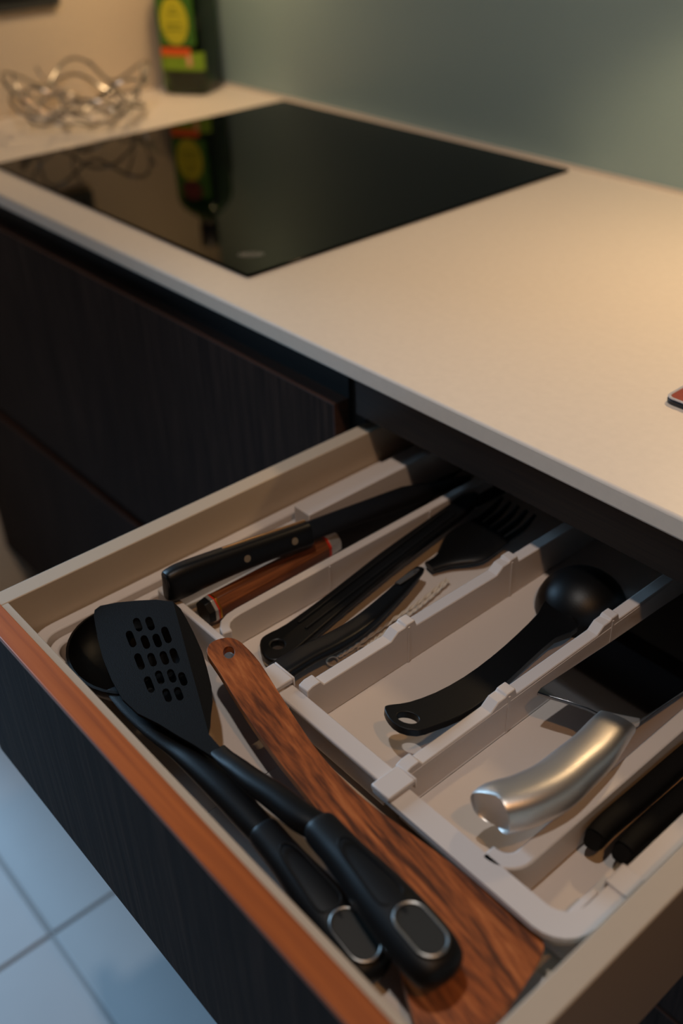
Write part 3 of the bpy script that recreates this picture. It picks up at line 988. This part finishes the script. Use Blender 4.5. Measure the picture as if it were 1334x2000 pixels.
bm = bmesh.new()
no = closed_curve(top + bot_, 2)
ho = [(797 + 22 * math.cos(a), 1401 + 11 * math.sin(a) + 4 * math.cos(a)) for a in [2 * math.pi * k / 20 for k in range(20)]]
LP0, LP1 = px(797, 1400, .7915), px(1085, 1205, .7745)
la = (LP1 - LP0).normalized()
ln = la.cross(Vector((la.y, -la.x, 0)).normalized())
if ln.z < 0:
    ln = -ln
TPL = (LP0, ln)
bm.free()
mesh_obj('handle', plate_bm([px(u, v, plane=TPL) for u, v in no], [[px(u, v, plane=TPL) for u, v in ho]], ln * -.0060), 'nylon', ld_, bevel=.0022, seg=3)
LB = px(1135, 1178, .776)
LB = Vector((.2790, LB.y + .014, ZI + .0012))
n = 32
V = []
for dep, rr in ((.0340, .0365), (.0320, .0347)):
    rings = []
    for j in range(9):
        t_ = j / 9 * math.pi / 2
        rings.append([(LB.x + rr * math.cos(t_) * math.cos(2 * math.pi * i / n), LB.y + rr * math.cos(t_) * math.sin(2 * math.pi * i / n), LB.z + dep * math.sin(t_)) for i in range(n)])
    V.append(rings)
bm = bmesh.new()
VV = [[[bm.verts.new(p_) for p_ in rr] for rr in rings] for rings in V]
for S in VV:
    for A_, B_ in zip(S, S[1:]):
        for k in range(n):
            bm.faces.new((A_[k], A_[(k + 1) % n], B_[(k + 1) % n], B_[k]))
    bm.faces.new(S[-1])
for k in range(n):
    bm.faces.new((VV[0][0][k], VV[0][0][(k + 1) % n], VV[1][0][(k + 1) % n], VV[1][0][k]))
mesh_obj('bowl', bm, 'nylon', ld_, smooth=True, sharp=50)

# ------------------------------------------------------------------ cleaver
cl = thing('cleaver', (0.38, -0.12, ZI), 'broad steel cleaver with a smooth all-steel handle', 'cleaver')
S = []
for (u, v, z, hw, hh, rl) in ((964, 1582, .8000, .0150, .0122, -18), (972, 1578, .8000, .0160, .0134, -18), (1023, 1564, .8000, .0164, .0136, -16), (1078, 1537, .7995, .0162, .0132, -14), (1121, 1501, .7985, .0156, .0124, -12), (1159, 1467, .7970, .0148, .0112, -8), (1187, 1432, .7950, .0138, .0092, -4), (1204, 1411, .7925, .0132, .0055, 0)):
    p_ = px(u, v, z)
    S.append((p_.x, p_.y, p_.z, hw, hh, math.radians(rl)))
mesh_obj('handle', loft_bm(S, 28, 2.7, sub=5), 'steel', cl, smooth=True)
CN = Vector((.0, .03, 1)).normalized()
CPL = (px(1190, 1400, .7955), CN)
bo = [(1049, 1352), (1056, 1343), (1120, 1301), (1200, 1248), (1290, 1186), (1360, 1140), (1500, 1235), (1334, 1350), (1290, 1380), (1250, 1408), (1232, 1414), (1212, 1412), (1190, 1410), (1172, 1402), (1166, 1392), (1150, 1384), (1110, 1370), (1075, 1360)]
mesh_obj('blade', plate_bm([px(u, v, plane=CPL) for u, v in bo], [], CN * -.0030), 'blade', cl, bevel=.0006)
bo = [(1168, 1391), (1174, 1386), (1210, 1394), (1251, 1402), (1250, 1409), (1232, 1415), (1205, 1416), (1176, 1408)]
mesh_obj('bolster', plate_bm([px(u, v, plane=(CPL[0] + CN * .0012, CN)) for u, v in bo], [], CN * -.0050), 'steel', cl, bevel=.0008)

# ------------------------------------------------------------------ two black handles in the last compartment
for (pts, lbl) in (([(1139, 1627), (1144, 1621), (1170, 1592), (1230, 1540), (1300, 1478), (1380, 1408)], 'black handled knife lying against the smooth divider beside the cleaver'),
                   ([(1195, 1652), (1200, 1647), (1228, 1618), (1285, 1566), (1345, 1512), (1420, 1445)], 'black handled knife lying along the drawer side of the last compartment')):
    S = []
    for i, (u, v) in enumerate(pts):
        hw = (.0052, .0066, .0070, .0072, .0072, .0070)[i]
        hh = (.0050, .0070, .0074, .0076, .0076, .0070)[i]
        p_ = px(u, v, .7740)
        S.append((p_.x + (.0072 if lbl.endswith('cleaver') else .0070), p_.y, .7740 - .0011 * i, hw, hh))
    kn = thing('table_knife', (S[2][0], S[2][1], ZI), lbl, 'knife')
    mesh_obj('handle', loft_bm(S, 22, 2.8, sub=5), 'nylon_matte', kn, smooth=True)
    a_, b_ = Vector(S[-2][:3]), Vector(S[-1][:3])
    dd = (b_ - a_).normalized()
    sd_ = Vector((dd.y, -dd.x, 0))
    bl = [b_ - sd_ * .006, b_ + sd_ * .006, b_ + dd * .06 + sd_ * .006, b_ + dd * .085, b_ + dd * .06 - sd_ * .005]
    mesh_obj('blade', prism_bm([p_ for p_ in bl], (0, 0, .0014)), 'blade_dark', kn, bevel=.0003)
